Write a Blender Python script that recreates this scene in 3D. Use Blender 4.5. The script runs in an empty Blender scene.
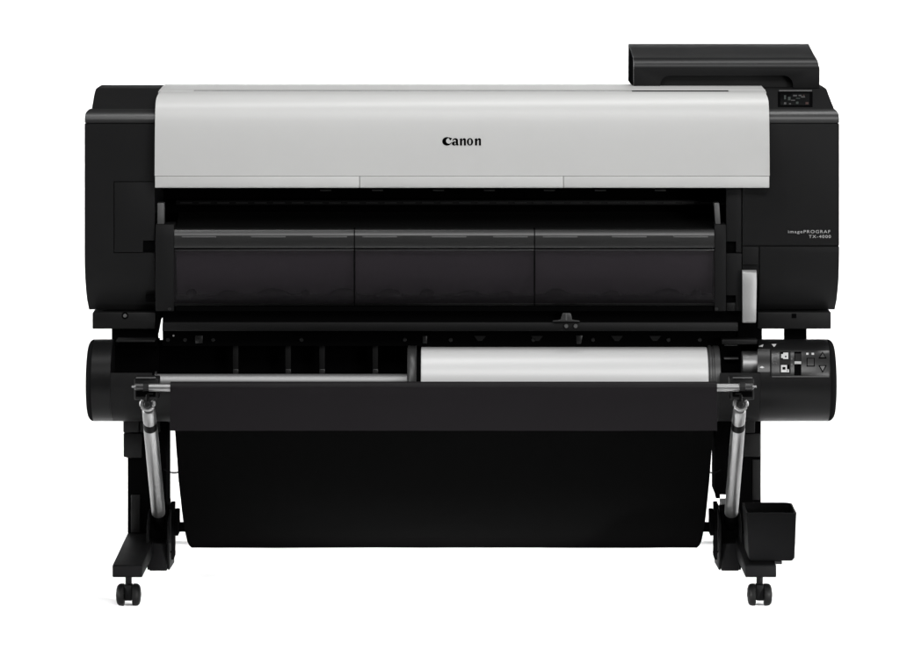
import bpy, bmesh, math, random
from mathutils import Vector, Matrix
random.seed(4)
PI = math.pi
scene = bpy.context.scene
COL = scene.collection

# ------------------------------------------------------------------ measures
# The front plane of the printer is y = 0; at that distance one photo pixel is S metres.
D, H, S = 8.5, 1.588, 0.00211
PX0, PYH = 460.0, -172.0
def X(px, y=0.0): return (px - PX0) * S * (D + y) / D
def Z(py, y=0.0): return H - (py - PYH) * S * (D + y) / D
def W(n, y=0.0): return n * S * (D + y) / D

# ------------------------------------------------------------------ materials
def mat(name, col, rough=0.5, metal=0.0, spec=0.5, grain=0.0, scale=900.0, var=0.0, aniso=None, vscale=14.0):
    m = bpy.data.materials.new(name); m.use_nodes = True
    nt = m.node_tree; b = nt.nodes['Principled BSDF']
    b.inputs['Base Color'].default_value = (*col, 1)
    b.inputs['Roughness'].default_value = rough
    b.inputs['Metallic'].default_value = metal
    b.inputs['Specular IOR Level'].default_value = spec
    tc = nt.nodes.new('ShaderNodeTexCoord')
    if var > 0:
        n = nt.nodes.new('ShaderNodeTexNoise'); n.inputs['Scale'].default_value = vscale; n.inputs['Detail'].default_value = 6
        nt.links.new(tc.outputs['Object'], n.inputs['Vector'])
        r = nt.nodes.new('ShaderNodeMapRange')
        r.inputs['To Min'].default_value = max(0.02, rough - var); r.inputs['To Max'].default_value = min(1, rough + var)
        nt.links.new(n.outputs['Fac'], r.inputs['Value']); nt.links.new(r.outputs['Result'], b.inputs['Roughness'])
        mx = nt.nodes.new('ShaderNodeMix'); mx.data_type = 'RGBA'
        mx.inputs['A'].default_value = (*[c * (1 - var) for c in col], 1); mx.inputs['B'].default_value = (*[c * (1 + var) for c in col], 1)
        nt.links.new(n.outputs['Fac'], mx.inputs['Factor']); nt.links.new(mx.outputs['Result'], b.inputs['Base Color'])
    if grain > 0:
        n = nt.nodes.new('ShaderNodeTexNoise'); n.inputs['Scale'].default_value = scale; n.inputs['Detail'].default_value = 2
        nt.links.new(tc.outputs['Object'], n.inputs['Vector'])
        bp = nt.nodes.new('ShaderNodeBump'); bp.inputs['Strength'].default_value = grain; bp.inputs['Distance'].default_value = 0.0004
        nt.links.new(n.outputs['Fac'], bp.inputs['Height']); nt.links.new(bp.outputs['Normal'], b.inputs['Normal'])
    return m

M = {}
M['housing'] = mat('charcoal_plastic', (.0112, .0112, .0114), .45, spec=.05, grain=.25, var=.06)
M['matte'] = mat('matt_charcoal_plastic', (.0062, .0062, .0064), .9, spec=0.0)
M['foot'] = mat('black_coated_steel', (.0015, .0015, .0016), .55, spec=.03, grain=.2, var=.05)
M['cyl'] = mat('satin_black_plastic', (.0070, .0070, .0072), .36, spec=.1, grain=.12, var=.05)
M['ink'] = mat('satin_charcoal_cover', (.0085, .0087, .009), .4, spec=.28, grain=.12, var=.05)
M['gloss'] = mat('satin_charcoal_plastic', (.0125, .0125, .0127), .38, spec=.5, grain=.12, var=.05)
M['black'] = mat('black_plastic', (.0045, .0045, .0046), .5, spec=.18, grain=.2, var=.06)
M['deep'] = mat('matt_black_interior', (.0022, .0022, .0023), .85, spec=.0)
M['inner'] = mat('dark_inner_plastic', (.005, .005, .005), .6, spec=.2, var=.06)
M['bar'] = mat('dark_grey_plastic', (.016, .016, .016), .32, spec=.45, grain=.15, var=.05)
M['cover'] = mat('light_grey_plastic', (.468, .468, .461), .38, spec=.4, grain=.12, var=.015)
M['silver'] = mat('brushed_aluminium', (.21, .21, .21), .42, metal=1)
M['lever'] = mat('silver_painted_plastic', (.33, .33, .33), .4, metal=.35, var=.03)
M['grey'] = mat('mid_grey_plastic', (.09, .09, .09), .45, spec=.4, var=.04)
M['steel'] = mat('dull_steel', (.16, .16, .16), .4, metal=.7, var=.04)
M['flange'] = mat('grey_flange_plastic', (.03, .03, .03), .4, spec=.5, var=.05)
M['chute'] = mat('light_grey_chute', (.24, .24, .24), .6, spec=.2, var=.05)
M['spindle'] = mat('spindle_metal', (.30, .30, .30), .5, metal=.6, var=.03)
M['paper'] = mat('white_paper', (.60, .60, .597), .34, spec=.5, grain=.1, scale=300, var=.01)
M['rubber'] = mat('black_rubber', (.0016, .0016, .0016), .5, spec=.05, var=.08)
M['white_ink'] = mat('white_print', (.52, .52, .52), .5)
M['letter_ink'] = mat('pale_print', (.42, .42, .42), .5)
M['grey_ink'] = mat('grey_print', (.055, .055, .055), .5)
M['black_ink'] = mat('black_print', (.0012, .0012, .0012), .6, spec=.0)
M['red_ink'] = mat('red_icon', (.035, .014, .011), .5)
M['green_ink'] = mat('green_icon', (.024, .032, .029), .5)
M['screen'] = mat('screen_glass', (.004, .0042, .0045), .12, spec=.5)
M['flap'] = mat('charcoal_fabric', (.0062, .0053, .0062), .5, spec=.1, grain=.35, scale=700, var=.05)
M['cloth'] = mat('black_fabric', (.0016, .0016, .0016), .9, spec=.0, grain=.35, scale=700, var=.06)
M['floor'] = mat('white_studio_paper', (.93, .93, .93), .9, spec=.05)

def smoke():
    m = mat('smoked_clear_plastic', (.0200, .0186, .0202), .32, spec=.35, var=.04)
    nt = m.node_tree; b = nt.nodes['Principled BSDF']; out = nt.nodes['Material Output']
    t = nt.nodes.new('ShaderNodeBsdfTransparent'); t.inputs['Color'].default_value = (.80, .76, .80, 1)
    mx = nt.nodes.new('ShaderNodeMixShader'); mx.inputs['Fac'].default_value = .62
    nt.links.new(b.outputs[0], mx.inputs[1]); nt.links.new(t.outputs[0], mx.inputs[2]); nt.links.new(mx.outputs[0], out.inputs['Surface'])
    return m
M['smoke'] = smoke()

# ------------------------------------------------------------------ mesh builder
def val(f, y, z): return f(y, z) if callable(f) else f
def PY(y, z): return PYH + (H - z) * D / (S * (D + y))
def outline(table, shift=0.0, ymax=9.0):             # side outline: (py, px) pairs down the silhouette, true at any depth
    tb = sorted(table)
    def f(y, z):
        y = min(y, ymax); p = PY(y, z)
        if p <= tb[0][0]: q = tb[0][1]
        elif p >= tb[-1][0]: q = tb[-1][1]
        else:
            for (pa, a), (pb, b) in zip(tb, tb[1:]):
                if pa <= p <= pb: q = a + (b - a) * (p - pa) / (pb - pa); break
        return X(q, y) + shift
    return f
class MB:
    def __init__(s): s.bm = bmesh.new()
    def loop_solid(s, A, B):
        va = [s.bm.verts.new(p) for p in A]; vb = [s.bm.verts.new(p) for p in B]; n = len(A)
        s.bm.faces.new(va[::-1]); s.bm.faces.new(vb)
        for i in range(n):
            j = (i + 1) % n; s.bm.faces.new((va[i], va[j], vb[j], vb[i]))
    def box(s, x0, x1, y0, y1, z0, z1):
        s.loop_solid([(x0, y0, z0), (x1, y0, z0), (x1, y1, z0), (x0, y1, z0)], [(x0, y0, z1), (x1, y0, z1), (x1, y1, z1), (x0, y1, z1)]); return s
    def pbox(s, a, b, t, u, yf, dep):      # front face covers photo px a..b, py t..u at depth yf
        return s.box(X(a, yf), X(b, yf), yf, yf + dep, Z(u, yf), Z(t, yf))
    def prism(s, prof, x0, x1):            # closed (y, z) profile pushed along x
        s.loop_solid([(val(x0, y, z), y, z) for y, z in prof], [(val(x1, y, z), y, z) for y, z in prof]); return s
    def plate(s, pts, yf, dep):            # closed outline of photo points at depth yf, pushed back
        s.loop_solid([(X(a, yf), yf, Z(b, yf)) for a, b in pts], [(X(a, yf), yf + dep, Z(b, yf)) for a, b in pts]); return s
    def tube(s, path, radii, n=20, cap=True):
        path = [Vector(p) for p in path]
        if not isinstance(radii, (list, tuple)): radii = [radii] * len(path)
        rings = []
        for i, p in enumerate(path):
            d = (path[min(i + 1, len(path) - 1)] - path[max(i - 1, 0)]).normalized()
            up = Vector((0, 0, 1)) if abs(d.z) < .9 else Vector((0, 1, 0))
            u = d.cross(up).normalized(); v = d.cross(u).normalized()
            rings.append([s.bm.verts.new(p + (u * math.cos(2 * PI * k / n) + v * math.sin(2 * PI * k / n)) * radii[i]) for k in range(n)])
        for a, b in zip(rings, rings[1:]):
            for k in range(n): s.bm.faces.new((a[k], a[(k + 1) % n], b[(k + 1) % n], b[k]))
        if cap: s.bm.faces.new(rings[0][::-1]); s.bm.faces.new(rings[-1])
        return s
    def lathe_x(s, pts, yc, zc, n=64):     # pts = (x, r) list, revolved about the x axis line through (yc, zc)
        rings = []
        for x, r in pts:
            rings.append([s.bm.verts.new((x, yc + r * math.cos(2 * PI * k / n), zc + r * math.sin(2 * PI * k / n))) for k in range(n)])
        for a, b in zip(rings, rings[1:]):
            for k in range(n): s.bm.faces.new((a[k], a[(k + 1) % n], b[(k + 1) % n], b[k]))
        s.bm.faces.new(rings[0][::-1]); s.bm.faces.new(rings[-1]); return s
    def sheet(s, rows):                    # grid of points
        g = [[s.bm.verts.new(p) for p in r] for r in rows]
        for a, b in zip(g, g[1:]):
            for k in range(len(a) - 1): s.bm.faces.new((a[k], a[k + 1], b[k + 1], b[k]))
        return s
    def build(s, name, m, parent=None, bevel=0.0, seg=2, smooth=38):
        bm = s.bm
        bmesh.ops.recalc_face_normals(bm, faces=bm.faces[:])
        if bevel:
            es = [e for e in bm.edges if len(e.link_faces) == 2 and e.calc_face_angle(0) > math.radians(30)]
            bmesh.ops.bevel(bm, geom=es, offset=bevel, segments=seg, profile=.5, affect='EDGES', clamp_overlap=True)
        bmesh.ops.triangulate(bm, faces=[f for f in bm.faces if len(f.verts) > 4])
        me = bpy.data.meshes.new(name); bm.to_mesh(me); bm.free()
        for p in me.polygons: p.use_smooth = True
        me.set_sharp_from_angle(angle=math.radians(smooth))
        me.materials.append(m)
        o = bpy.data.objects.new(name, me); COL.objects.link(o)
        if parent:
            o.parent = parent; o.matrix_parent_inverse = Matrix()
            if parent.name in ROOT_OFF or True:
                off = world_off(parent)
                o.location = -off
        return o
ROOT_OFF = {}
def world_off(p):
    v = Vector((0, 0, 0))
    while p: v = v + p.location; p = p.parent
    return v
def thing(name, loc, label, cat, group=None):
    o = bpy.data.objects.new(name, None); COL.objects.link(o); o.location = loc
    o.empty_display_size = .1
    o['label'] = label; o['category'] = cat
    if group: o['group'] = group
    return o
def copy_part(o, dx, dy=0, dz=0):
    c = o.copy(); COL.objects.link(c); c.location = o.location + Vector((dx, dy, dz)); return c
def cyl_front(px, py, yf, r, dep, mb=None, n=24):   # a round boss facing the viewer
    mb = mb or MB(); c = (X(px, yf), Z(py, yf))
    mb.tube([(c[0], yf + dep, c[1]), (c[0], yf + r * .25, c[1]), (c[0], yf, c[1])], [r, r, r * .8], n=n); return mb

# ------------------------------------------------------------------ the setting
fl = MB()
prof = [(-1.2, 0), (-.6, 0), (0, 0), (2.2, 0)] + [(2.2 + 1.6 * math.sin(a), 1.6 - 1.6 * math.cos(a)) for a in [math.radians(k * 6) for k in range(1, 16)]]
fl.sheet([[(x, y, z) for x in (-6, -2, 2, 6)] for y, z in prof])
floor = fl.build('floor', M['floor']); floor['kind'] = 'structure'

# ------------------------------------------------------------------ the printer
PR = thing('large_format_printer', (0, .05, 0), 'black large format roll printer with light grey front cover on a castered stand', 'printer')

# ---- grey front cover
def dense_early(pts, k=3):
    out = []
    for i in range(len(pts) - 1):
        p = [Vector(pts[max(0, i - 1)]), Vector(pts[i]), Vector(pts[i + 1]), Vector(pts[min(len(pts) - 1, i + 2)])]
        for j in range(k):
            t = j / k
            out.append(tuple(.5 * ((2 * p[1]) + (p[2] - p[0]) * t + (2 * p[0] - 5 * p[1] + 4 * p[2] - p[3]) * t * t + (3 * p[1] - p[0] - 3 * p[2] + p[3]) * t ** 3)))
    out.append(tuple(pts[-1])); return out
top_curve = [(-.030, 175.9), (-.026, 150), (-.021, 128), (-.015, 114), (-.006, 105), (.008, 98.5), (.027, 94), (.045, 92.2), (.062, 91.4)]
cz = [(y, Z(py, y)) for y, py in top_curve]
z_lo, z_hi = cz[0][1], cz[-1][1]
def corner(side):
    a = 155.0 if side < 0 else 769.3
    def f(y, z):
        t = max(0, min(1, (z - Z(104)) / (z_hi - Z(104))))
        return X(a, -.02) - side * W(3.6) * (1 - math.sqrt(max(0, 1 - t ** 2.4 * .98)))
    return f
cv = MB()
cz = dense_early(cz)
cv.prism(cz + [(.062, z_hi - .02), (.03, z_hi - .035), (.02, z_lo)], corner(-1), corner(1))
COVER = cv.build('lift_cover', M['cover'], PR)
COVER['label'] = 'long light grey front cover with rounded top'
# strip along the lower edge, in three lengths
for a, b in ((155.0, 359.3), (359.8, 563.2), (563.7, 769.3)):
    MB().prism([(-.0312, Z(176.3, -.031)), (-.0316, Z(186.5, -.031)), (-.0296, Z(187.8, -.031)), (.02, Z(187.8, -.031)), (.02, Z(176.3, -.031))], X(a, -.031), X(b, -.031)).build('trim_strip', M['cover'], COVER, bevel=.0006)
MB().box(X(156, -.03), X(768, -.03), -.024, .018, Z(178, -.03), Z(174, -.03)).build('trim_joint', M['grey'], COVER)
# top lid behind the grip slot
zt = z_hi
lid = MB()
lx = [(158.9, .115), (160.0, .14), (162.6, .22), (165.5, .30), (167, .32)]
rx = [(765.6, .115), (764.6, .14), (762.0, .22), (759.5, .30), (758, .32)]
lo = [(X(p, y), y, zt - .03) for p, y in lx] + [(X(p, y), y, zt - .03) for p, y in rx[::-1]]
hi = [(x, y, zt + .0028 * (min(y, .3) - .115) / .185 - (.0 if y < .31 else .004)) for x, y, z in lo]
lid.loop_solid(lo, hi); lid.build('cover_lid', M['cover'], COVER, bevel=.0012)
for a, b in ((158.9, 193), (729, 765.6)):
    MB().box(X(a, .08), X(b, .08), .0622, .1148, zt - .02, zt - .0004).build('lid_bridge', M['cover'], COVER)
MB().box(X(192.8, .08), X(632, .08), .0622, .094, zt - .02, zt - .0006).build('lid_bridge', M['cover'], COVER)
MB().box(X(193.2, .09), X(728.8, .09), .110, .1147, zt - .03, zt - .0008).build('slot_shade', M['black'], COVER)  # black strip over the lid's front face, painted shade for the slot
MB().box(X(190), X(733), .06, .12, zt - .05, zt - .032).build('grip_slot', M['deep'], COVER)

# maker's name, drawn as shapes
def logo_mesh(parent):
    def P(x, y): return (430 + x / 12.857, 125 + y / 12.857)
    def arc(cx, cy, rx, ry, a0, a1, n=18):
        return [(cx + rx * math.cos(math.radians(a0 + (a1 - a0) * i / n)), cy - ry * math.sin(math.radians(a0 + (a1 - a0) * i / n))) for i in range(n + 1)]
    polys = []
    polys.append(arc(218, 209, 61, 55, 52, 315, 26) + [(284, 226), (276, 222)] + arc(243, 203, 36, 36, 305, 98, 20) + [(252, 172)])
    polys.append([(248, 157), (285, 170), (262, 198), (252, 190), (247, 176)])
    # a
    polys.append([(288, 193), (300, 176), (322, 167), (345, 171), (360, 186), (362, 246), (374, 256), (352, 263), (335, 256), (330, 194), (320, 186), (308, 190), (297, 204)])
    polys.append(arc(312, 237, 31, 27, 30, 330, 16) + arc(323, 238, 10, 12, 330, 30, 12))
    for dx in (0, 193):
        polys.append([(x + dx, y) for x, y in [(376, 183), (404, 168), (413, 173), (413, 262), (385, 262), (385, 188)]])
        polys.append([(x + dx, y) for x, y in [(411, 190), (430, 170), (448, 168), (462, 180), (463, 262), (435, 262), (435, 196), (428, 190), (413, 202)]])
    o1 = arc(514, 215, 41, 48, 90, 270, 18) + arc(514, 215, 15, 34, 270, 90, 14)
    o2 = arc(514, 215, 41, 48, -90, 90, 18) + arc(514, 215, 15, 34, 90, -90, 14)
    polys += [o1, o2]
    mb = MB()
    def face_y(py):
        for (ya, pa), (yb, pb) in zip(top_curve, top_curve[1:]):
            if pb <= py <= pa: return ya + (yb - ya) * (py - pa) / (pb - pa)
        return -.02
    for i, pl in enumerate(polys):
        A = []; B = []
        for x, y in pl:
            px, py = P(x, y); yy = face_y(py) - .0008 - i * .00002
            A.append((X(px, yy), yy, Z(py, yy))); B.append((X(px, yy), yy + .002, Z(py, yy)))
        mb.loop_solid(A, B)
    return mb.build('maker_logo', M['black_ink'], parent)
logo_mesh(COVER)

# ---- end housings
def low_curve(off=0.0):
    return [(off + .0, Z(253)), (off + .002, Z(266)), (off + .008, Z(279)), (off + .018, Z(291)), (off + .033, Z(302)), (off + .05, Z(309.5, .05))]
def shoulder(off=0.0):
    return [(off + .0, Z(122))] + [(off + .030 * (1 - math.cos(t)), Z(121) + (Z(108.6, .03) - Z(121)) * math.sin(t)) for t in [PI / 2 * k / 12 for k in range(13)]]
LT = [(107.6, 91.5), (109, 89.2), (111, 86.8), (114, 85.2), (118, 84.7), (262, 84.6), (280, 85.2), (295, 86.4), (309.5, 88.4)]
edge_l = outline(LT, 0, .034); edge_r = outline([(p, 923.8 - x) for p, x in LT], 0, .034)
edge_l_in = outline(LT, .004, .034); edge_r_in = outline([(p, 923.8 - x) for p, x in LT], -.004, .034)
BACK = .46
# core bodies
def core(x0, x1, name='end_housing', label=None):
    pr = shoulder(.006) + [(.30, Z(110, .30)), (BACK, Z(111, BACK)), (BACK, Z(309.5, .05)), ] + low_curve(.006)[::-1]
    o = MB().prism(pr, x0, x1).build(name, M['black'], PR)
    if label: o['label'] = label
    return o
HL = core(edge_l_in, X(154.6), label='end housing with outlined access panel')
HR = core(X(742.5), edge_r_in, label='end housing carrying the control panel and model name')
# rounded shoulder caps
for hh, a, b in ((HL, edge_l, X(154.6)), (HR, X(762), edge_r)):
    MB().prism(shoulder() + [(.30, Z(109.6, .30)), (BACK - .01, Z(110.6, BACK)), (BACK - .01, Z(122.6)), (.0, Z(122.6))], a, b).build('shoulder_cap', M['gloss'], hh)
# left: front panel with a cut-out, access panel, lower curve
fp = MB()
fp.loop_solid([(x, 0, z) for x, z in [(X(84.6), Z(123.6)), (X(154.6), Z(123.6)), (X(154.6), Z(181.2)), (X(113.6), Z(181.2)), (X(113.6), Z(253)), (X(84.6), Z(253))]],
              [(x, .012, z) for x, z in [(X(84.6), Z(123.6)), (X(154.6), Z(123.6)), (X(154.6), Z(181.2)), (X(113.6), Z(181.2)), (X(113.6), Z(253)), (X(84.6), Z(253))]])
fp.box(X(84.6), X(85.4), .012, BACK - .01, Z(253), Z(123.6))
FPL = fp.build('body_panel', M['housing'], HL)
lp = low_curve() + [(p[0] + .012, p[1]) for p in low_curve()[::-1]]
lowp = MB(); lowp.prism([(0.0, Z(253.0))] + low_curve()[1:] + [(BACK - .01, Z(309.5, .05)), (BACK - .01, Z(253))], edge_l, X(154.6))
lowp.build('skirt_panel', M['housing'], HL, bevel=.0)
MB().plate([(114.4, 182), (154.6, 182), (154.6, 240.5), (143, 240.5), (143, 252.2), (114.4, 252.2)], 0.0004, .011).build('access_panel', M['housing'], HL, bevel=.0008)
for pr in ((143.4, 154.6, 241, 252.2),):
    MB().pbox(*pr, .0052, .002).build('finger_notch', M['deep'], HL)
MB().pbox(145.5, 154.8, 295.2, 302, .012, .03).build('finger_notch', M['deep'], HL)
MB().pbox(84.9, 85.3, 182, 200, .02, .001).build('side_seam', M['deep'], HL)
# right: panels
MB().plate([(742.4, 123.6), (839.2, 123.6), (839.2, 245.2), (742.4, 245.2)], 0, .012).build('body_panel', M['housing'], HR, bevel=.0009)
MB().box(X(838.4), X(839.2), .0125, BACK - .01, Z(252), Z(123.6)).build('flank_panel', M['housing'], HR)
MB().prism([(0.0, Z(246.8))] + low_curve() + [(BACK - .01, Z(309.5, .05)), (BACK - .01, Z(246.8))], X(760), edge_r).build('skirt_panel', M['housing'], HR, bevel=.0007)
MB().plate([(742.4, 246.8), (758.4, 246.8), (758.4, 264.5), (742.4, 264.5)], .001, .012).build('lever_surround', M['housing'], HR, bevel=.0007)
MB().pbox(742.4, 758.4, 264.8, 311, .012, .02).build('lever_slot', M['deep'], HR)
MB().plate([(726.2, 189), (741.4, 189), (741.4, 252.4), (736, 252.4), (736, 241.5), (726.2, 241.5)], .002, .02).build('access_panel', M['housing'], HR, bevel=.0008)
MB().pbox(726.2, 736, 241.7, 252.4, .012, .01).build('finger_notch', M['deep'], HR)
MB().plate([(726.2, 253.4), (741.6, 253.4), (741.6, 311), (735.8, 311), (735.8, 302.5), (735.8, 295.5), (726.2, 295.5)], .002, .02).build('body_panel', M['housing'], HR, bevel=.0008)
MB().pbox(726.2, 735.5, 296, 302.3, .012, .01).build('finger_notch', M['deep'], HR)
MB().pbox(726.4, 735.4, 302.8, 311, .004, .018).build('filler_block', M['black'], HR, bevel=.0006)

# raised top slabs
def slab(z): return (z - Z(108.4, .034)) / (Z(86.6, .24) - Z(108.4, .034))
zs0, zs1 = Z(108.4, .034), Z(87.2, .23)
sl_prof = [(.034, zs0 - .004), (.034, zs0), (.08, Z(103.4, .08)), (.12, Z(99.2, .12)), (.17, Z(93.8, .17)), (.215, Z(88.9, .215)), (.228, Z(87.7, .228)), (.245, Z(86.8, .245)), (.27, Z(85.4, .27)), (.30, Z(84.7, .30)), (.31, Z(86, .31)), (.31, zs0 - .004)]
ST = [(85, 104), (86, 100.5), (87, 98), (88.5, 96), (91, 94.8), (96, 93.9), (108.4, 91.8)]
MB().prism(sl_prof, outline(ST, 0, .245), X(164.5, .1)).build('raised_housing', M['housing'], HL)
CP = MB().prism(sl_prof, X(757, .1), outline([(85, 819), (86, 821.5), (87, 824), (88.5, 826.2), (91, 827.5), (96, 829), (108.4, 834)], 0, .245)).build('control_panel', M['housing'], PR)
CP['label'] = 'sloping control panel with small dark screen'
def slant(px, py, lift=0.0):               # a point on the sloping control panel
    pa, ya = 108.4, .034; pb, yb = 88.8, .215
    y = ya + (yb - ya) * (py - pa) / (pb - pa)
    z = Z(py, y)
    return (X(px, y), y - lift * .35, z + lift * .94)
def slant_quad(mb, a, b, t, u, l0, l1):
    A = [slant(a, u, l1), slant(b, u, l1), slant(b, t, l1), slant(a, t, l1)]
    B = [slant(a, u, l0), slant(b, u, l0), slant(b, t, l0), slant(a, t, l0)]
    mb.loop_solid(A, B); return mb
slant_quad(MB(), 777.8, 812.6, 91.8, 107, -.004, .0012).build('screen_bezel', M['deep'], CP, bevel=.0008)
slant_quad(MB(), 780.5, 809.5, 94, 105.6, .0011, .0018).build('touch_screen', M['screen'], CP)
slant_quad(MB(), 779, 812, 90.7, 91.7, .0, .0022).build('bezel_edge', M['grey'], CP, bevel=.0005)
for i, (a, b, t, u, m) in enumerate([(784, 786, 96, 100, 'green_ink'), (788, 790.5, 97.5, 101, 'green_ink'), (793, 797, 95.6, 97, 'grey_ink'), (796, 800, 98.6, 99.4, 'green_ink'),
        (798.5, 801.5, 95.6, 96.8, 'grey_ink'), (801, 805, 97, 98.2, 'grey_ink'), (803, 804.5, 95.6, 96.6, 'red_ink'), (784, 786.2, 103, 105, 'grey_ink'), (789, 791, 104, 105, 'grey_ink'), (796, 798.5, 102.4, 104.6, 'green_ink'),
        (805.5, 808.5, 102.8, 105, 'red_ink'), (791, 795, 100.6, 101.4, 'grey_ink')]):
    slant_quad(MB(), a, b, t, u, .0017, .0020 + i * .00001).build('screen_icon', M[m], CP)

# ---- ink tank cover at the rear
yi = .22
ink_o = outline([(43.6, 808.4), (50, 811.6), (55, 814.2), (58, 816.2), (61, 817.8), (66, 818.8), (88, 819.6)])
ink_r = lambda y, z: X(819.3, yi) if z <= Z(66.5, yi) else min(ink_o(y, z), X(819.3, yi))
ik = MB()
ik.prism([(.245, Z(88, yi)), (.245, Z(67.5, yi)), (yi, Z(67.4, yi)), *[(yi + .030 * (1 - math.cos(t)), Z(67, yi) + (Z(57.2, yi + .03) - Z(67, yi)) * math.sin(t)) for t in [PI / 2 * k / 10 for k in range(11)]], (.32, Z(53.0, .32)),
          (.40, Z(47.4, .40)), (.47, Z(43.8, .47)), (.49, Z(43.6, .49)), (.49, Z(88, yi))], X(633.8, yi), ink_r)
INK = ik.build('ink_tank_cover', M['ink'], PR)
MB().prism([(.2475, Z(88, yi)), (.2475, Z(67.5, yi)), (yi + .032, Z(58, yi + .03)), (.32, Z(53.6, .32)), (.47, Z(44.4, .47)), (.488, Z(88, yi))], X(633.8, yi) - .0012, X(633.8, yi) - .0002).build('flank_panel', M['matte'], INK)  # added matt sheet that keeps grazing reflections off the cover's side
rec = [(660.2, 88), (660.2, 84), (661.5, 80), (664, 77.2), (668, 75.6), (785, 75.6), (789, 77.2), (791.6, 80), (793, 84), (793, 88)]
MB().plate([(633.8, 88), (633.8, 67.6), (819.6, 67.6), (819.6, 88)] + rec[::-1], yi, .0245).build('cover_face', M['housing'], INK, bevel=.0006)
MB().plate([(659, 88), (659, 75), (794, 75), (794, 88)], yi + .0246, .0003).build('grip_recess', M['inner'], INK)
MB().box(X(636, .25), X(817, .25), .225, BACK, Z(100, .2), Z(88.4, yi)).build('mounting_plinth', M['deep'], INK)

# ---- centre frame behind the guides
fr = MB()
fr.box(X(157), X(742), .19, BACK, Z(311), Z(108))
fr.box(X(156), X(742), .05, .19, Z(132), Z(120))
FRAME = fr.build('main_frame', M['deep'], PR)
MB().pbox(176, 728, 200.5, 205, .12, .05).build('carriage_rail', M['inner'], FRAME, bevel=.001)
rb = MB().pbox(180, 192, 202.3, 203.4, .118, .004).build('rail_rib', M['bar'], FRAME)
for k in range(1, 29): copy_part(rb, W(18.6, .118) * k)
mk = MB().pbox(320, 331, 190, 191, .02, .01).build('sensor_mark', M['bar'], FRAME)
for dx in (52, 113, 164, 224, 275, 335): copy_part(mk, W(dx, .02))
MB().prism([(.06, Z(228, .06)), (.16, Z(212, .16)), (.17, Z(212, .16)), (.17, Z(240, .16)), (.06, Z(240, .06))], X(174), X(716)).build('platen', M['inner'], FRAME)
MB().pbox(157.4, 164.0, 203, 225, .012, .03).build('guide_strip', M['grey'], FRAME, bevel=.001)
MB().plate([(714.2, 203), (719.2, 203), (720.6, 225), (715.4, 225)], .012, .03).build('guide_strip', M['grey'], FRAME, bevel=.001)
# arms beside the guide
for a, b in ((155.6, 174.2), (714.4, 725.8)):
    MB().prism([(-.004, Z(224.3)), (-.010, Z(240)), (-.010, Z(296)), (-.004, Z(311)), (.06, Z(311)), (.06, Z(224.3))], X(a), X(b)).build('guide_arm', M['housing'], PR, bevel=.0012)
for px in (169.5, 716.5):
    cyl_front(px, 309, -.006, W(1.8), .02).build('arm_screw', M['bar'], FRAME)
# output guides: three hinged lengths, each with a bar, a rim and a smoked window
ribs = [(182, 251.3, 312.7), (362.5, 431.9, 493.2), (542.8, 611.9, 673.2)]
for (a, b), rr in zip(((174.6, 353.9), (355.0, 533.9), (535.0, 714.0)), ribs):
    bar = [(.024, Z(229.2)), (.002, Z(228.9)), (-.0035, Z(229.3)), (-.0052, Z(230.0)), (-.0090, Z(234.6)), (-.0095, Z(235.4)), (-.0095, Z(245)), (-.008, Z(247.4)), (.01, Z(248)), (.03, Z(248))]
    G = MB().prism(bar, X(a), X(b)).build('output_guide', M['bar'], PR)
    MB().box(X(a), X(b), -.0075, -.001, Z(250.2), Z(249.1)).build('window_rim', M['bar'], G, bevel=.0004)
    win = [(-.007, 251), (-.009, 262), (-.010, 278), (-.009, 292), (-.005, 301), (.002, 305.4)]
    wp = [(y, Z(p, y)) for y, p in win]
    MB().prism(wp + [(y + .004, z) for y, z in wp[::-1]], X(a), X(b)).build('guide_window', M['smoke'], G)
    MB().prism([(-.0112, Z(302.6)), (-.004, Z(305.6)), (.004, Z(306)), (.004, Z(304.6)), (-.004, Z(303.2))], X(a), X(b)).build('window_foot', M['bar'], G)
    for r in rr:
        MB().box(X(r), X(r + 34.5), -.0108, -.009, Z(236.9), Z(235.6)).build('grip_rib', M['grey'], G, bevel=.0004)
# chute behind the windows, and dark blobs added to imitate blurred reflections
bk = [(.012, 250), (.016, 270), (.028, 285), (.05, 296)]
MB().prism([(y, Z(p, y)) for y, p in bk] + [(.07, Z(296, .05)), (.07, Z(250, .05))], X(176), X(713)).build('paper_chute', M['chute'], FRAME)
for px, w in ((186, 10), (216, 24), (258, 30), (300, 9), (331, 26), (378, 22), (420, 14), (458, 24), (500, 12), (546, 22), (602, 20), (655, 26), (692, 10)):
    mb = MB(); q = px + w / 2
    bmesh.ops.create_uvsphere(mb.bm, u_segments=24, v_segments=12, radius=1, matrix=Matrix.Translation((X(q), .022, Z(299))) @ Matrix.Diagonal((W(w * .62), .013, W(7.5 + w % 4), 1)))
    mb.build('reflection_blob', M['inner'], FRAME)
MB().prism([(.010, Z(296)), (.010, Z(304)), (.05, Z(304)), (.05, Z(296))], X(176), X(713)).build('blob_base', M['inner'], FRAME)  # dark base that the reflection blobs sink into
for px in (354.5, 534.4):
    MB().prism([(.0005, Z(228.5)), (.0005, Z(305)), (.012, Z(305)), (.012, Z(228.5))], X(px - 1.0), X(px + 1.0)).build('seam_strip', M['deep'], FRAME)
MB().box(X(176), X(713), -.001, .03, Z(311), Z(305.8)).build('guide_lip', M['deep'], FRAME)

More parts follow.
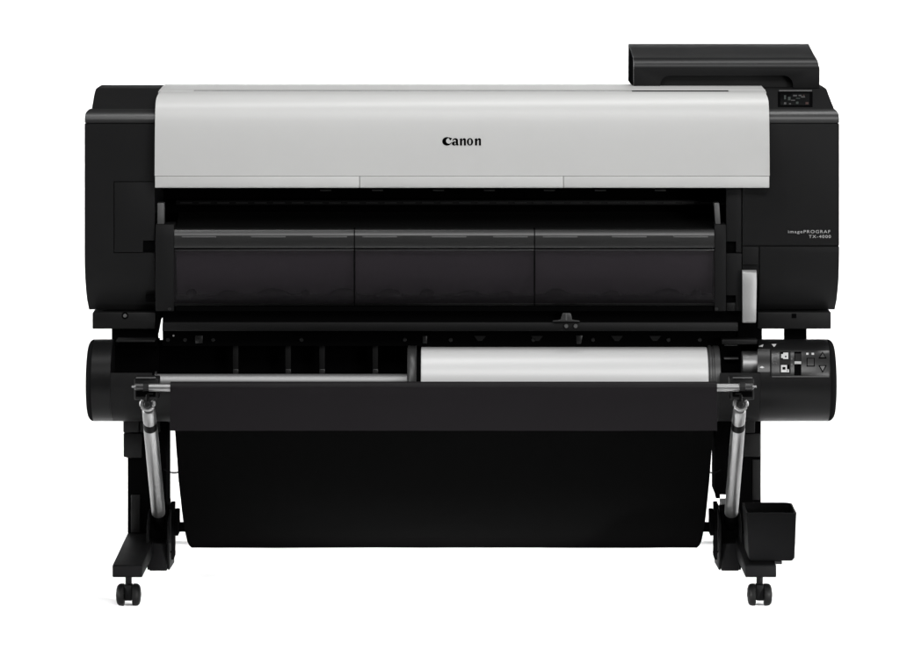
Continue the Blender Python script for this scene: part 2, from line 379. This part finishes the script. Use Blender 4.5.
# ---- lower body
lowb = MB()
lowb.box(X(162.6, .1), X(760), .10, .42, Z(346, .1), Z(309, .1))
MB().plate([(155.4, 311.4), (165.8, 311.4), (163.2, 316.5), (161.0, 320), (158.6, 333), (155.4, 333)], .03, .012).build('gusset', M['deep'], PR)
LOW = lowb.build('chassis', M['deep'], PR)
MB().pbox(162.3, 738, 322.6, 331.2, -.002, .1).build('cross_rail', M['black'], LOW, bevel=.0012)
MB().pbox(163, 742, 306.2, 322.4, .02, .08).build('feed_slot', M['deep'], LOW)
MB().pbox(162.6, 742, 332.0, 346, .04, .06).build('chassis_plate', M['deep'], LOW)
MB().pbox(92.4, 155.2, 312.4, 329, .024, .07).build('base_bracket', M['black'], LOW, bevel=.002)
MB().pbox(757.6, 831, 312.2, 329, .024, .3).build('base_bracket', M['black'], LOW, bevel=.002)
cyl_front(124.9, 315.8, .0225, W(3.6), .004).build('screw_well', M['deep'], LOW)
cyl_front(124.9, 315.8, .0200, W(1.9), .006).build('screw', M['steel'], LOW)
MB().pbox(791.6, 796.4, 313.6, 318.2, .0235, .003).build('screw_well', M['deep'], LOW)
MB().pbox(111.8, 157.5, 328.5, 346, .05, .03).build('riser', M['deep'], LOW)
MB().pbox(113, 140, 311, 346, .095, .2).build('riser', M['deep'], LOW)
MB().pbox(785, 806.6, 328.5, 346, .05, .03).build('riser', M['deep'], LOW)
MB().pbox(738, 762, 322, 346, .03, .2).build('riser', M['deep'], LOW)
sc = cyl_front(167.8, 340, .037, W(2.0), .01).build('screw', M['bar'], LOW)
for px in (185, 213, 301.5, 404.7, 450.8, 533.4, 593, 668.6, 700):
    copy_part(sc, W(px - 167.8, .037))
MB().pbox(195, 202.5, 335.5, 343.5, .036, .01).build('sensor_tab', M['bar'], LOW, bevel=.001)
MB().pbox(422.5, 427, 336, 343.5, .036, .01).build('sensor_tab', M['bar'], LOW, bevel=.001)
MB().plate([(576, 335.5), (582.5, 335.5), (581, 344), (576.5, 344)], .036, .01).build('sensor_tab', M['bar'], LOW, bevel=.001)
cyl_front(173.5, 335.8, .035, W(.9), .01).build('pin', M['white_ink'], LOW)
# hanging guide ribs
for px, tw in ((235.5, 8), (288, 8), (322, 8), (375.2, 6)):
    g = MB(); yy = .05
    g.plate([(px - tw, 336), (px + tw, 336), (px + 2.8, 344), (px + 2.8, 369), (px - 2.8, 369), (px - 2.8, 344)], yy, .02)
    R = g.build('feed_rib', M['inner'], LOW, bevel=.001)
    MB().pbox(px - 2.6, px + 2.8, 369.2, 374.5, yy - .002, .02).build('rib_foot', M['bar'], R, bevel=.001)
for px in (480, 537, 617, 655):
    MB().plate([(px - 6, 336), (px + 6, 336), (px + 2, 341), (px - 2, 341)], .037, .01).build('feed_rib', M['inner'], LOW)
# cutter clip on the beam
cl = MB(); cl.plate([(552.8, 321), (560.5, 320), (562.3, 314), (563.2, 313.2), (570, 313.2), (571, 314), (572.2, 320), (579.5, 321), (579.5, 321.8), (552.8, 321.8)], -.012, .01)
CL = cl.build('cutter_clip', M['flange'], LOW, bevel=.0005)
MB().pbox(565.6, 567.2, 313.6, 320.4, -.0142, .003).build('clip_ridge', M['grey'], CL)
for px in (566.2, 575.6):
    cyl_front(px, 326.2, -.008, W(2.1), .008, n=12).build('clip_screw', M['grey'], CL)
# release lever
lv = [(-.010, 270.3), (-.016, 272.5), (-.020, 284), (-.021, 297), (-.024, 306), (-.026, 319), (-.024, 322), (-.020, 323)]
lz = [(y, Z(p, y)) for y, p in lv]
LEV = MB().prism(lz + [(y + .012, z) for y, z in lz[::-1]], X(742.4, -.02), lambda y, z: X(756.9, -.02) - W(1.2) * max(0, (Z(285) - z) / (Z(285) - Z(323)))).build('release_lever', M['lever'], PR, bevel=.0022)

# ---- roll unit
yc, R = .03, .0862
zc = Z(380.2, yc)
def cy(px, py, off=.0):
    y = yc - R
    for _ in range(5):
        z = Z(py, y); dz = max(-R * .999, min(R * .999, z - zc)); y = yc - math.sqrt(R * R - dz * dz)
    d = Vector((0, y - yc, Z(py, y) - zc)).normalized() * off
    return (X(px, y), y + d.y, Z(py, y) + d.z)
def dome(px_out, px_in, px_end, s):
    # rounded outer end, then straight to px_end
    pts = [(X(px_out, yc), .0001), (X(px_out, yc), .80 * R)]
    for k in range(1, 7):
        a = k / 6 * PI / 2
        pts.append((X(px_out, yc) + (X(px_in, yc) - X(px_out, yc)) * (1 - math.cos(a)), .80 * R + .20 * R * math.sin(a)))
    pts.append((X(px_end, yc), R)); return pts
RU = MB().lathe_x([(X(94.5, yc), .0001), (X(94.5, yc), R), (X(113.6, yc), R), (X(113.6, yc), .0001)], yc, zc, 96).build('roll_unit', M['cyl'], PR, smooth=50)
CAP = MB().lathe_x([(X(827, yc), .0001), (X(827, yc), R), (X(757.4, yc), R), (X(757.4, yc), .0001)], yc, zc, 96).build('drive_end', M['cyl'], RU, smooth=50)
for hh, dm, e in ((RU, dome(88.6, 94.4, 94.45, 1), 94.45), (CAP, dome(833.8, 827.1, 827.05, -1), 827.05)):
    MB().lathe_x(dm + [(X(e, yc), .0001)], yc, zc, 96).build('end_cap', M['matte'], hh, smooth=50)
# trough shell under the roll
zl = Z(373.2, yc - R)
a0 = math.asin((zl - zc) / R)
arcp = [(yc - R * math.cos(a0 - t), zc + R * math.sin(a0 - t)) for t in [(PI + .2) * k / 36 for k in range(37)]]
arci = [(yc + (y - yc) * .95, zc + (z - zc) * .95) for y, z in arcp]
arcm = [(y, z) for y, z in arcp if not (y < yc and z > Z(384.5, yc - R))]
arcn = [(yc + (y - yc) * .95, zc + (z - zc) * .95) for y, z in arcm]
MB().prism(arcm + arcn[::-1], X(155.2, yc), X(717.2, yc)).build('trough', M['black'], RU, smooth=30)
for a, b in ((113.8, 155.0), (717.4, 757.2)):
    MB().prism(arcp + arci[::-1], X(a, yc), X(b, yc)).build('trough_end', M['housing'], RU, smooth=30)
MB().box(X(113.8, .1), X(160, .1), yc + .04, yc + .07, zc - .05, Z(338, .1)).build('trough_plate', M['deep'], RU)
MB().box(X(155, .11), X(757, .11), .105, .12, zc - .05, Z(341, .1)).build('trough_plate', M['deep'], RU)
MB().box(X(116, .0), X(154.8, .0), .0, .1, Z(342, .0), Z(340.4, .0)).build('edge_trim', M['inner'], RU, bevel=.0006)
MB().box(X(722, 0), X(757, 0), .0, .1, Z(344.5, 0), Z(339.6, 0)).build('edge_trim', M['black'], RU, bevel=.0012)
MB().box(X(724.5, 0), X(737.5, 0), -.0016, .02, Z(345.6, 0), Z(344.9, 0)).build('edge_line', M['bar'], RU)
MB().box(X(724.2, .02), X(738.5, .02), .02, .06, Z(359.2, .02), Z(358.2, .02)).build('edge_line', M['grey'], RU)
MB().box(X(721, .03), X(740.8, .03), .035, .1, zc - .03, Z(344.6, .03)).build('bearing_block', M['deep'], RU)
kn = [(X(741.6, 0), .001), (X(741.6, 0), .030), (X(742.2, 0), .031), (X(757.2, 0), .031), (X(757.2, 0), .001)]
MB().lathe_x(kn, .0, Z(366, 0), 48).build('spindle_knob', M['silver'], RU)
# operation panel on the round drive end
def cyl_patch(mb, a, b, t, u, o0, o1, nv=6):
    pys = [t + (u - t) * k / nv for k in range(nv + 1)]
    top = [[cy(a, p, o1) for p in pys], [cy(b, p, o1) for p in pys]]
    bot = [[cy(a, p, o0) for p in pys], [cy(b, p, o0) for p in pys]]
    A = top[0] + bot[0][::-1]; B = top[1] + bot[1][::-1]
    mb.loop_solid(A, B); return mb
def cyl_poly(mb, pts, o0, o1):
    mb.loop_solid([cy(a, b, o1) for a, b in pts], [cy(a, b, o0) for a, b in pts]); return mb
OP = cyl_patch(MB(), 771.5, 829.4, 350.6, 376.2, -.002, .0012).build('operation_panel', M['bar'], CAP, bevel=.0006)
def dec(m, name, *quads, poly=None, o=.0013, t=.0005):
    mb = MB()
    for k, q in enumerate(quads): cyl_patch(mb, *q, o - .0004, o + t + k * .00002, max(2, math.ceil((q[3] - q[2]) / 2)))
    if poly:
        for k, p in enumerate(poly): cyl_poly(mb, p, o - .0004, o + t + k * .00002)
    return mb.build(name, M[m], CAP)
dec('black', 'panel_line', (771.6, 829.2, 350.0, 350.6), o=.0008)
dec('grey', 'panel_line', (772, 829.2, 376.4, 377.1), o=.0004)
dec('white_ink', 'feed_icon', (781.2, 788.2, 353.2, 359.4)); dec('black_ink', 'feed_icon', (780.9, 783.2, 352.9, 354.6), (785.0, 786.4, 356.4, 357.8), (781.2, 783, 358.6, 359.6), o=.0019)
dec('white_ink', 'feed_icon', (781.0, 789.0, 365.4, 372.4)); dec('black_ink', 'feed_icon', (787.0, 789.2, 365.2, 369.6), (782.4, 785.4, 367.4, 369.8), (786.8, 787.8, 370.6, 371.4), o=.0019)
dec('black', 'icon_field', (779.6, 790.6, 351.8, 374.4), o=.0009)
dec('deep', 'slide_slot', (794.2, 801.2, 352.2, 375.4), o=.0011)
dec('lever', 'slide_switch', (794.4, 801, 362.4, 364.8), o=.003, t=.002)
dec('black', 'slide_grip', (795, 800.6, 354.5, 362.2), o=.0018, t=.0012)
dec('grey', 'position_mark', (790.8, 792.4, 358.2, 360.2), (790.8, 792.4, 364, 366))
dec('black_ink', 'stop_button', (806.6, 814.6, 358.4, 366.8), o=.0012); dec('bar', 'stop_button', (807.4, 813.8, 359.2, 366.0), o=.0017)
dec('white_ink', 'status_light', (806.2, 808.4, 353.4, 355.2), (811.6, 814, 353.4, 355.2))
dec('black_ink', 'arrow_button', poly=[[(818.4, 358.8), (822.4, 352.2), (826.6, 358.8)]], o=.0018); dec('bar', 'arrow_button', poly=[[(820.0, 358.0), (822.5, 353.8), (825.0, 358.0)]], o=.0023)
dec('black_ink', 'arrow_button', poly=[[(818.4, 365.6), (826.6, 365.6), (822.6, 373)]], o=.0018); dec('bar', 'arrow_button', poly=[[(820.0, 366.5), (825.0, 366.5), (822.6, 371.2)]], o=.0023)
dec('grey_ink', 'lock_icon', (773.6, 776.4, 357.4, 361.2), (773.2, 774.4, 363, 364), (775.6, 776.8, 363, 364))
dec('white_ink', 'arrow_mark', poly=[[(758.8, 346.6), (763.4, 344.6), (762.6, 347.0)], [(771.6, 344.4), (776.2, 344.4), (774.0, 347.2)]], o=.0004)
dec('white_ink', 'arrow_mark', poly=[[(759.6, 367.6), (762, 366.2), (764.4, 367.6), (762, 368.4)]], o=.0004)
dec('black_ink', 'panel_line', (770.2, 770.6, 351, 376), o=.0002)
dec('bar', 'panel_line', (757.6, 770, 349, 372), o=-.0002)

# model name on the end housing
def words(body, px_r, py_base, px_w, py_h, parent):
    cu = bpy.data.curves.new('lettering', 'FONT'); cu.body = body; cu.size = 1; cu.extrude = 0.01; cu.offset = .0; cu.space_character = 1.22
    t = bpy.data.objects.new('lettering', cu); COL.objects.link(t)
    bpy.context.view_layer.update()
    me = bpy.data.meshes.new_from_object(t.evaluated_get(bpy.context.evaluated_depsgraph_get()))
    bpy.data.objects.remove(t)
    xs = [v.co.x for v in me.vertices]; x0, x1 = min(xs), max(xs)
    sx = W(px_w) / (x1 - x0); sz = W(py_h) / .70
    for v in me.vertices:
        v.co = Vector((X(px_r) - (x1 - v.co.x) * sx, -.0006 - v.co.z * .02, Z(py_base) + v.co.y * sz))
    me.materials.clear(); me.materials.append(M['letter_ink'])
    o = bpy.data.objects.new('lettering', me); COL.objects.link(o); o.parent = parent; o.location = -world_off(parent)
words('imagePROGRAF', 830.2, 233.0, 42.0, 3.0, HR)
words('TX-4000', 830.8, 237.9, 22.0, 3.0, HR)

# ---- stand: legs, feet, casters
def leg(s):
    L = MB(); y = .07
    if s < 0:
        L.pbox(127.6, 166.5, 415, 534, y, .12)
    else:
        L.pbox(735, 761, 415, 560, y, .12)
        L.pbox(714.6, 735, 415, 495, y + .01, .10)
    o = L.build('stand_leg', M['deep'], PR, bevel=.003)
    if s < 0:
        MB().plate([(123.2, 411), (139, 411), (139, 432.6), (123.2, 432.6)], y - .012, .12).build('leg_bracket', M['black'], o, bevel=.002)
        MB().plate([(123.4, 433.4), (142, 433.4), (142, 458), (127.6, 458), (123.4, 457)], y - .010, .12).build('leg_bracket', M['black'], o, bevel=.002)
        MB().pbox(139.6, 160, 411, 432.6, y - .006, .1).build('leg_bracket', M['black'], o, bevel=.002)
        MB().plate([(131, 495), (140, 495), (140, 533), (131, 533)], y - .004, .02).build('leg_rib', M['inner'], o, bevel=.001)
    else:
        MB().pbox(741, 755, 411, 433, y - .008, .1).build('leg_bracket', M['black'], o, bevel=.002)
        MB().pbox(741, 760, 434, 457, y - .006, .1).build('leg_bracket', M['inner'], o, bevel=.002)
        MB().pbox(752.5, 760, 460, 500, y - .004, .02).build('leg_rib', M['inner'], o, bevel=.001)
        MB().pbox(716, 720, 495, 498.5, y + .012, .04).build('leg_hook', M['deep'], o)
    return o
LL, LR = leg(-1), leg(1)
CB = MB().box(X(140, .16), X(750, .16), .125, .17, Z(420, .16), Z(400, .16)).build('cross_beam', M['black'], PR, bevel=.004)
def foot(a, b):
    y0 = -.30; x0, x1 = X(a, y0), X(b, y0); zt_, zb = Z(565.3, y0), Z(577.8, y0)
    f = MB()
    f.prism([(y0 + .003, zt_), (y0, zt_ - .004), (y0, zb + .004), (y0 + .003, zb), (-.1, zb - .006), (.35, zb - .006), (.52, zb), (.52, zt_), ], x0, x1)
    return f.build('foot', M['foot'], PR, bevel=.002)
foot(112.3, 142.2); foot(745.4, 776.4)
def caster(pc, y):
    zr = .0225; c = X(pc, y)
    fk = MB().box(c - .0080, c + .0080, y - .012, y + .012, .012, .044).tube([(c, y, .045), (c, y, .064)], .0065, 16)
    C_ = fk.build('caster', M['foot'], PR, bevel=.002)
    for s in (-1, 1):
        xs = [c + s * v for v in (.0085, .0098, .0150, .0195, .0228, .0245, .0252)]
        rs = [.0205, .0225, .0226, .0216, .0185, .0130, .006]
        pts = list(zip(xs, rs))
        MB().lathe_x([(xs[0], .0005)] + pts + [(xs[-1], .0005)], y, zr, 40).build('wheel', M['rubber'], C_, bevel=0)
        MB().lathe_x([(c + s * .0245, .0005), (c + s * .0256, .005), (c + s * .0260, .0005)][::1], y, zr, 20).build('hub', M['foot'], C_)
    MB().tube([(c, y, .062), (c, y, .066)], .0095, 16).build('caster_plate', M['steel'], C_)
for pc in (128.6, 759.6):
    caster(pc, -.275)
    xw = X(pc, -.275); caster(PX0 + xw / (S * (D + .46) / D), .46)

# ---- stacker: pivot housings, tubes, rods, fabric
def pivot(s):
    y = -.03
    m = (lambda p: p) if s < 0 else (lambda p: 888.4 - p)
    def pb(mb, a, b, t, u, yy, d):
        a, b = sorted((m(a), m(b))); return mb.pbox(a, b, t, u, yy, d)
    o = pb(MB(), 149.2, 167.2, 543.4, 571.2, y, .15).build('pivot_housing', M['foot'], PR, bevel=.0025)
    for a, b in ((147.0, 149.0), (167.4, 169.4)):
        pts = [(.03 + .075 * math.cos(t), Z(534) + .047 * math.sin(t)) for t in [PI * k / 12 for k in range(13)]]
        x0, x1 = sorted((X(m(a), y), X(m(b), y)))
        MB().prism([(.12, Z(570, .1) + .012), (.12, Z(540, .1))] + pts + [(-.045 + .010, Z(560, y)), (-.02, Z(571, y))], x0, x1).build('pivot_cheek', M['foot'], o, bevel=.001)
    pb(MB(), 149.2, 167.2, 511, 543, .02, .08).build('pivot_core', M['deep'], o)
    a, b = sorted((X(m(169.4), .04), X(m(186), .04)))
    for (p, q, t, u) in ((169.6, 174, 505, 560), (174, 178.5, 512, 536)):
        pb(MB(), p, q, t, u, .03, .05).build('pivot_flange', M['deep'], o, bevel=.002)
    zz = Z(527, .06)
    MB().tube([(a, .06, zz), (b, .06, zz)], W(5), 20).build('pivot_shaft', M['deep'], o)
    cyl = MB().tube([(X(m(170), .0), .0, Z(552, 0)), (X(m(175.6), .0), .0, Z(552, 0))], W(1.2), 10); cyl.build('pivot_pin', M['deep'], o)
    return o
pivot(-1); pivot(1)
RODZ = Z(387.6, -.25)
def arm(s):
    top = 148.2 if s < 0 else 740.0; bot = 158.6 if s < 0 else 731.2
    P0 = Vector((X(top, -.245), -.245, Z(404, -.245))); P1 = Vector((X(bot, .0), .0, Z(514, .0)))
    d = (P1 - P0); L = d.length; d.normalize()
    at = lambda py: P0 + d * L * (py - 404) / (514 - 404)
    o = MB().tube([at(427.5), at(428), at(511), at(513)], [W(6.4), W(6.9), W(6.9), W(6.6)], 36).build('support_tube', M['silver'], PR)
    MB().tube([at(421), at(424.5), at(428.5)], [W(6.2), W(6.9), W(6.6)], 30).build('rubber_ring', M['rubber'], o)
    MB().tube([at(409.5), at(411), at(420), at(422.5)], [W(5.2), W(6.6), W(6.6), W(6.2)], 30).build('collar', M['silver'], o)
    MB().tube([at(512), at(525)], W(6.3), 24).build('tube_socket', M['deep'], o)
    # horseshoe clamp
    c = at(403) + Vector((0, -.012, 0)); path = []
    for k in range(0, 15):
        t = math.radians(140 + 260 * k / 14)
        path.append(c + Vector((W(5.6) * math.cos(t), -.002, W(5.2) * math.sin(t))))
    MB().tube(path, W(2.5), 12).build('clamp', M['silver'], o)
    MB().tube([c + Vector((0, .012, 0)), c + Vector((0, -.010, 0)), c + Vector((0, -.014, 0))], [W(3.6), W(3.6), W(2.4)], 16).build('clamp_bolt', M['black'], o)
    MB().tube([c + Vector((0, -.006, W(9))), c + Vector((0, -.010, -W(1)))], [W(1.5), W(1.8)], 10).build('clamp_pin', M['rubber'], o)
    # bracket that carries the cross rod
    m = (lambda p: p) if s < 0 else (lambda p: 888.4 - p)
    a, b = sorted((m(134.2), m(158.6)))
    B = MB().pbox(a, b, 378.6, 400, -.232, .05).build('rod_bracket', M['black'], PR, bevel=.003)
    a, b = sorted((m(136), m(155.6)))
    MB().pbox(a, b, 377.4, 378.5, -.238, .005).build('bracket_edge', M['grey'], B, bevel=.0006)
    MB().pbox(a, b, 391.6, 397, -.236, .02).build('bracket_lip', M['deep'], B, bevel=.001)
    MB().pbox(*sorted((m(147), m(153))), 393.6, 394.4, -.2375, .003).build('bracket_edge', M['bar'], B)
    k0, k1 = m(134.6), m(150.4)
    MB().tube([(X(k0, -.25), -.25, RODZ + .002), (X(k0 + (k1 - k0) * .08, -.25), -.25, RODZ + .002), (X(k1, -.25), -.25, RODZ + .002)], [W(2.2), W(3.4), W(3.4)], 20).build('rod_knob', M['bar'], B)
    MB().tube([(X(m(143.4), -.25), -.25, RODZ + .002), (X(m(148.8), -.25), -.25, RODZ + .002)], W(4.3), 8).build('rod_nut', M['black'], B)
    MB().tube([(X(m(131.8), -.25), -.25, RODZ + .002), (X(m(134.8), -.25), -.25, RODZ + .002)], W(1.2), 8).build('rod_tip', M['steel'], B)
arm(-1); arm(1)
MB().tube([(X(149, -.25), -.25, RODZ), (X(739, -.25), -.25, RODZ)], W(4.0), 24).build('basket_rod', M['silver'], PR)
# fabric
XL, XR = -.584, .524
def wav(x, a=1.0):
    return a * (.0012 * math.sin(x * 7.3 + .6) + .0008 * math.sin(x * 17 + 2) + .0005 * math.sin(x * 41))
def cloth(name, prof, x0, x1, m, parent, amp=1.0, thick=.0016, nx=90):
    mb = MB(); rows = []
    n = len(prof)
    for i, (y, z) in enumerate(prof):
        k = i / (n - 1)
        xa, xb = (x0(y, z), x1(y, z)) if callable(x0) else (x0, x1)
        rows.append([(xa + (xb - xa) * j / nx, y + wav(xa + (xb - xa) * j / nx + k * .3, amp * min(1, 1.5 * k)), z) for j in range(nx + 1)])
    mb.sheet(rows)
    o = mb.build(name, m, parent, smooth=60)
    sm = o.modifiers.new('thickness', 'SOLIDIFY'); sm.thickness = thick; sm.offset = 0
    es = o.modifiers.new('crisp_edges', 'EDGE_SPLIT'); es.split_angle = math.radians(50)
    return o
def dense(pts, k=6):                       # Catmull-Rom through the profile points
    out = []
    for i in range(len(pts) - 1):
        p = [Vector(pts[max(0, i - 1)]), Vector(pts[i]), Vector(pts[i + 1]), Vector(pts[min(len(pts) - 1, i + 2)])]
        for j in range(k):
            t = j / k
            out.append(tuple(.5 * ((2 * p[1]) + (p[2] - p[0]) * t + (2 * p[0] - 5 * p[1] + 4 * p[2] - p[3]) * t * t + (3 * p[1] - p[0] - 3 * p[2] + p[3]) * t ** 3)))
    out.append(tuple(pts[-1])); return out
bag = [(-.243, 424), (-.225, 432), (-.185, 450), (-.142, 470), (-.09, 491), (-.045, 512), (.0, 529), (.028, 539), (.06, 545.2), (.095, 547.4), (.14, 543), (.18, 530), (.26, 480), (.33, 440)]
bagp = dense([(y, Z(p, y)) for y, p in bag])
EL = outline([(424, 174.6), (450, 176.4), (460, 177.2), (480, 178.5), (500, 180.7), (520, 183.0), (535, 185.7), (541, 187.2), (545, 189.0), (547.4, 191.5)])
ER = outline([(424, 714.2), (440, 712.4), (470, 710.3), (480, 709.4), (500, 707.5), (520, 705.3), (535, 702.8), (541, 701.4), (545, 699.6), (547.4, 697.0)])
xe0, xe1 = X(191.5, .10), X(697, .10)
BAG = cloth('stacker_basket', bagp, lambda y, z: EL(y, z) if y < .098 else xe0, lambda y, z: ER(y, z) if y < .098 else xe1, M['cloth'], PR, 1.0)
rr_ = W(5.4)
flap = [(-.236, RODZ - .03)] + [(-.25 + rr_ * math.cos(t), RODZ + rr_ * math.sin(t)) for t in [math.radians(a) for a in range(0, 181, 15)]] + [(-.258 - .006 * k / 10 - rr_ * .2, RODZ + (Z(430.6, -.264) - RODZ) * k / 10) for k in range(1, 11)]
FLAP = cloth('basket_flap', flap, X(170.2, -.26), X(717, -.26), M['flap'], BAG, .5)
MB().tube([(X(185, .33), .33, Z(440, .33)), (X(709, .33), .33, Z(440, .33))], .008, 16).build('basket_rod', M['black'], BAG)
# thin cords that tie the basket to the legs
for a, b in ((164, 179.5), (721, 707.5)):
    p = []
    for k in range(9):
        t = k / 8; y = .06 - .2 * t
        p.append((X(a + (b - a) * t, y), y, Z(469.4 + 2.6 * t + 2.0 * math.sin(PI * t), y)))
    MB().tube(p, .0018, 8).build('tie_cord', M['deep'], BAG)

# ---- accessory bin on the right foot
BN = MB(); yb0, yb1 = -.285, -.155
zt_b, zb_b = Z(513.2, yb0), Z(561.6, yb0)
def binloop(z, k, ins):
    x0, x1 = X(746.4 + 2.8 * k, yb0) + ins, X(796.6 - 2.0 * k, yb0) - ins
    y0, y1 = yb0 + .004 * k + ins, yb1 - .006 * k - ins
    r = .016
    pts = []
    for cx_, cy_, a in ((x0 + .004, y0 + .004, 180), (x1 - .004, y0 + .004, 270), (x1 - r, y1 - r, 0), (x0 + .004, y1 - .004, 90)):
        rad = r if a == 0 else .004
        for j in range(5):
            t = math.radians(a + 90 * j / 4); pts.append((cx_ + rad * math.cos(t), cy_ + rad * math.sin(t), z))
    return pts
loops = [binloop(zt_b, 0, .003), binloop(zt_b, 0, .0), binloop(zb_b + .006, .9, 0), binloop(zb_b, 1, .004)]
inner = [binloop(zb_b + .004, .95, .004), binloop(zt_b, 0, .003)]
vs = [[BN.bm.verts.new(p) for p in lp_] for lp_ in loops]; vi = [[BN.bm.verts.new(p) for p in lp_] for lp_ in inner[:1]]
for a, b in list(zip(vs, vs[1:])) + [(vi[0], vs[0])]:
    n = len(a)
    for k in range(n): BN.bm.faces.new((a[k], a[(k + 1) % n], b[(k + 1) % n], b[k]))
BN.bm.faces.new(vs[-1]); BN.bm.faces.new(vi[0])
BIN = BN.build('accessory_bin', M['foot'], PR, smooth=40)
BIN['label'] = 'small open black bin above the foot'
MB().pbox(775, 782, 561.8, 564.4, -.27, .05).build('bin_tab', M['black'], BIN)
MB().box(X(748, -.2), X(770, -.2), -.25, -.17, Z(565.3, -.3) + .0005, Z(561.6, -.285) - .0005).build('bin_bracket', M['deep'], BIN)

# ------------------------------------------------------------------ the paper roll and its holder
ya_, za_ = yc, Z(381.2, yc)
RH = thing('roll_holder', (0, ya_, za_), 'silver roll holder rod with dark flanges lying across the roll unit', 'roll holder')
MB().tube([(X(155.2, 0), ya_, za_), (X(156, 0), ya_, za_), (X(722, 0), ya_, za_)], [W(6.4), W(7.2), W(7.2)], 32).build('rod', M['spindle'], RH)
def flange(pts): return MB().lathe_x([(X(pts[0][0]), .0005)] + [(X(p), W(r)) for p, r in pts] + [(X(pts[-1][0]), .0005)], ya_, za_, 64).build('flange', M['flange'], RH)
flange([(407.2, 33), (407.6, 35.2), (409, 35.8), (410, 35.2), (415, 35.2), (416, 35.8), (416.6, 35)])
flange([(708.6, 35), (709.2, 35.8), (711.2, 35.8), (712, 34.6), (713.4, 34.6), (714, 35.4), (719.4, 35.4), (720, 34.4)])
MB().tube([(X(154.0, 0), ya_, za_), (X(155.8, 0), ya_, za_)], W(10), 24).build('end_ring', M['flange'], RH)
PRL = MB().lathe_x([(X(421), W(8)), (X(421), W(33.4)), (X(421.5), W(34.0)), (X(707), W(34.0)), (X(707.6), W(33.4)), (X(707.6), W(8))], ya_, za_, 128)
PAP = PRL.build('paper_roll', M['paper'])
PAP['label'] = 'thick roll of white paper mounted across the lower roll unit'; PAP['category'] = 'paper roll'
mb = MB().lathe_x([(X(416.6), W(7.6)), (X(416.6), W(30)), (X(421), W(30)), (X(421), W(7.6))], ya_, za_, 48); mb.build('core_stopper', M['deep'], RH)
mb = MB().lathe_x([(X(707.7), W(7.6)), (X(707.7), W(32)), (X(708.5), W(32)), (X(708.5), W(7.6))], ya_, za_, 48); mb.build('core_stopper', M['flange'], RH)

# ------------------------------------------------------------------ camera
cam = bpy.data.cameras.new('camera'); co = bpy.data.objects.new('camera', cam); COL.objects.link(co)
co.location = (0, -D, H); co.rotation_euler = (PI / 2, 0, 0)
cam.sensor_width = 36; cam.lens = 36 * D / (900 * S)
cam.shift_x = (450 - PX0) / 900; cam.shift_y = -(325 - PYH) / 900
cam.clip_end = 100
scene.camera = co

# ------------------------------------------------------------------ studio light
def area(name, loc, target, sx, sy, power, col=(1, 1, 1)):
    l = bpy.data.lights.new(name, 'AREA'); l.shape = 'RECTANGLE'; l.size = sx; l.size_y = sy; l.energy = power; l.color = col
    o = bpy.data.objects.new(name, l); COL.objects.link(o); o.location = loc
    o.rotation_euler = (Vector(target) - Vector(loc)).to_track_quat('-Z', 'Y').to_euler(); return o
def soft(name, loc, target, sx, sy, power, spread):
    o = area(name, loc, target, sx, sy, power); o.data.spread = math.radians(spread); return o
for sx_ in (-1, 1):  # added lamps that whiten the sweep and clear shadow under the printer
    soft('backdrop_fill', (3.3 * sx_, 1.3, 1.5), (-.2 * sx_, 3.4, .45), 2.0, .9, 36, 80)
    soft('floor_fill', (3.6 * sx_, 1.3, .75), (0, .75, -.05), 1.6, .35, 20, 34)
    soft('low_floor_fill', (1.9 * sx_, -2.1, .40), (-.28 * sx_, -.05, -.06), .9, .12, 5.6, 9)
    soft('front_floor_fill', (2.3 * sx_, -.5, .5), (.25 * sx_, -.45, -.05), 1.2, .3, 2.6, 50)
area('key_softbox', (.5, -4.2, 3.7), (0, 0, .7), 3.6, 1.4, 143)
area('overhead_strip', (.2, -.35, 3.6), (0, -.1, 1), 4.8, .5, 95)
area('front_softbox', (3.4, -5.0, 1.5), (0.3, 0, .8), 1.4, 2.2, 105)
w = bpy.data.worlds.new('World'); scene.world = w; w.use_nodes = True
w.node_tree.nodes['Background'].inputs['Color'].default_value = (1, 1, 1, 1)
w.node_tree.nodes['Background'].inputs['Strength'].default_value = .05
scene.view_settings.view_transform = 'Standard'; scene.view_settings.look = 'None'
scene.view_settings.exposure = 0; scene.view_settings.gamma = 1
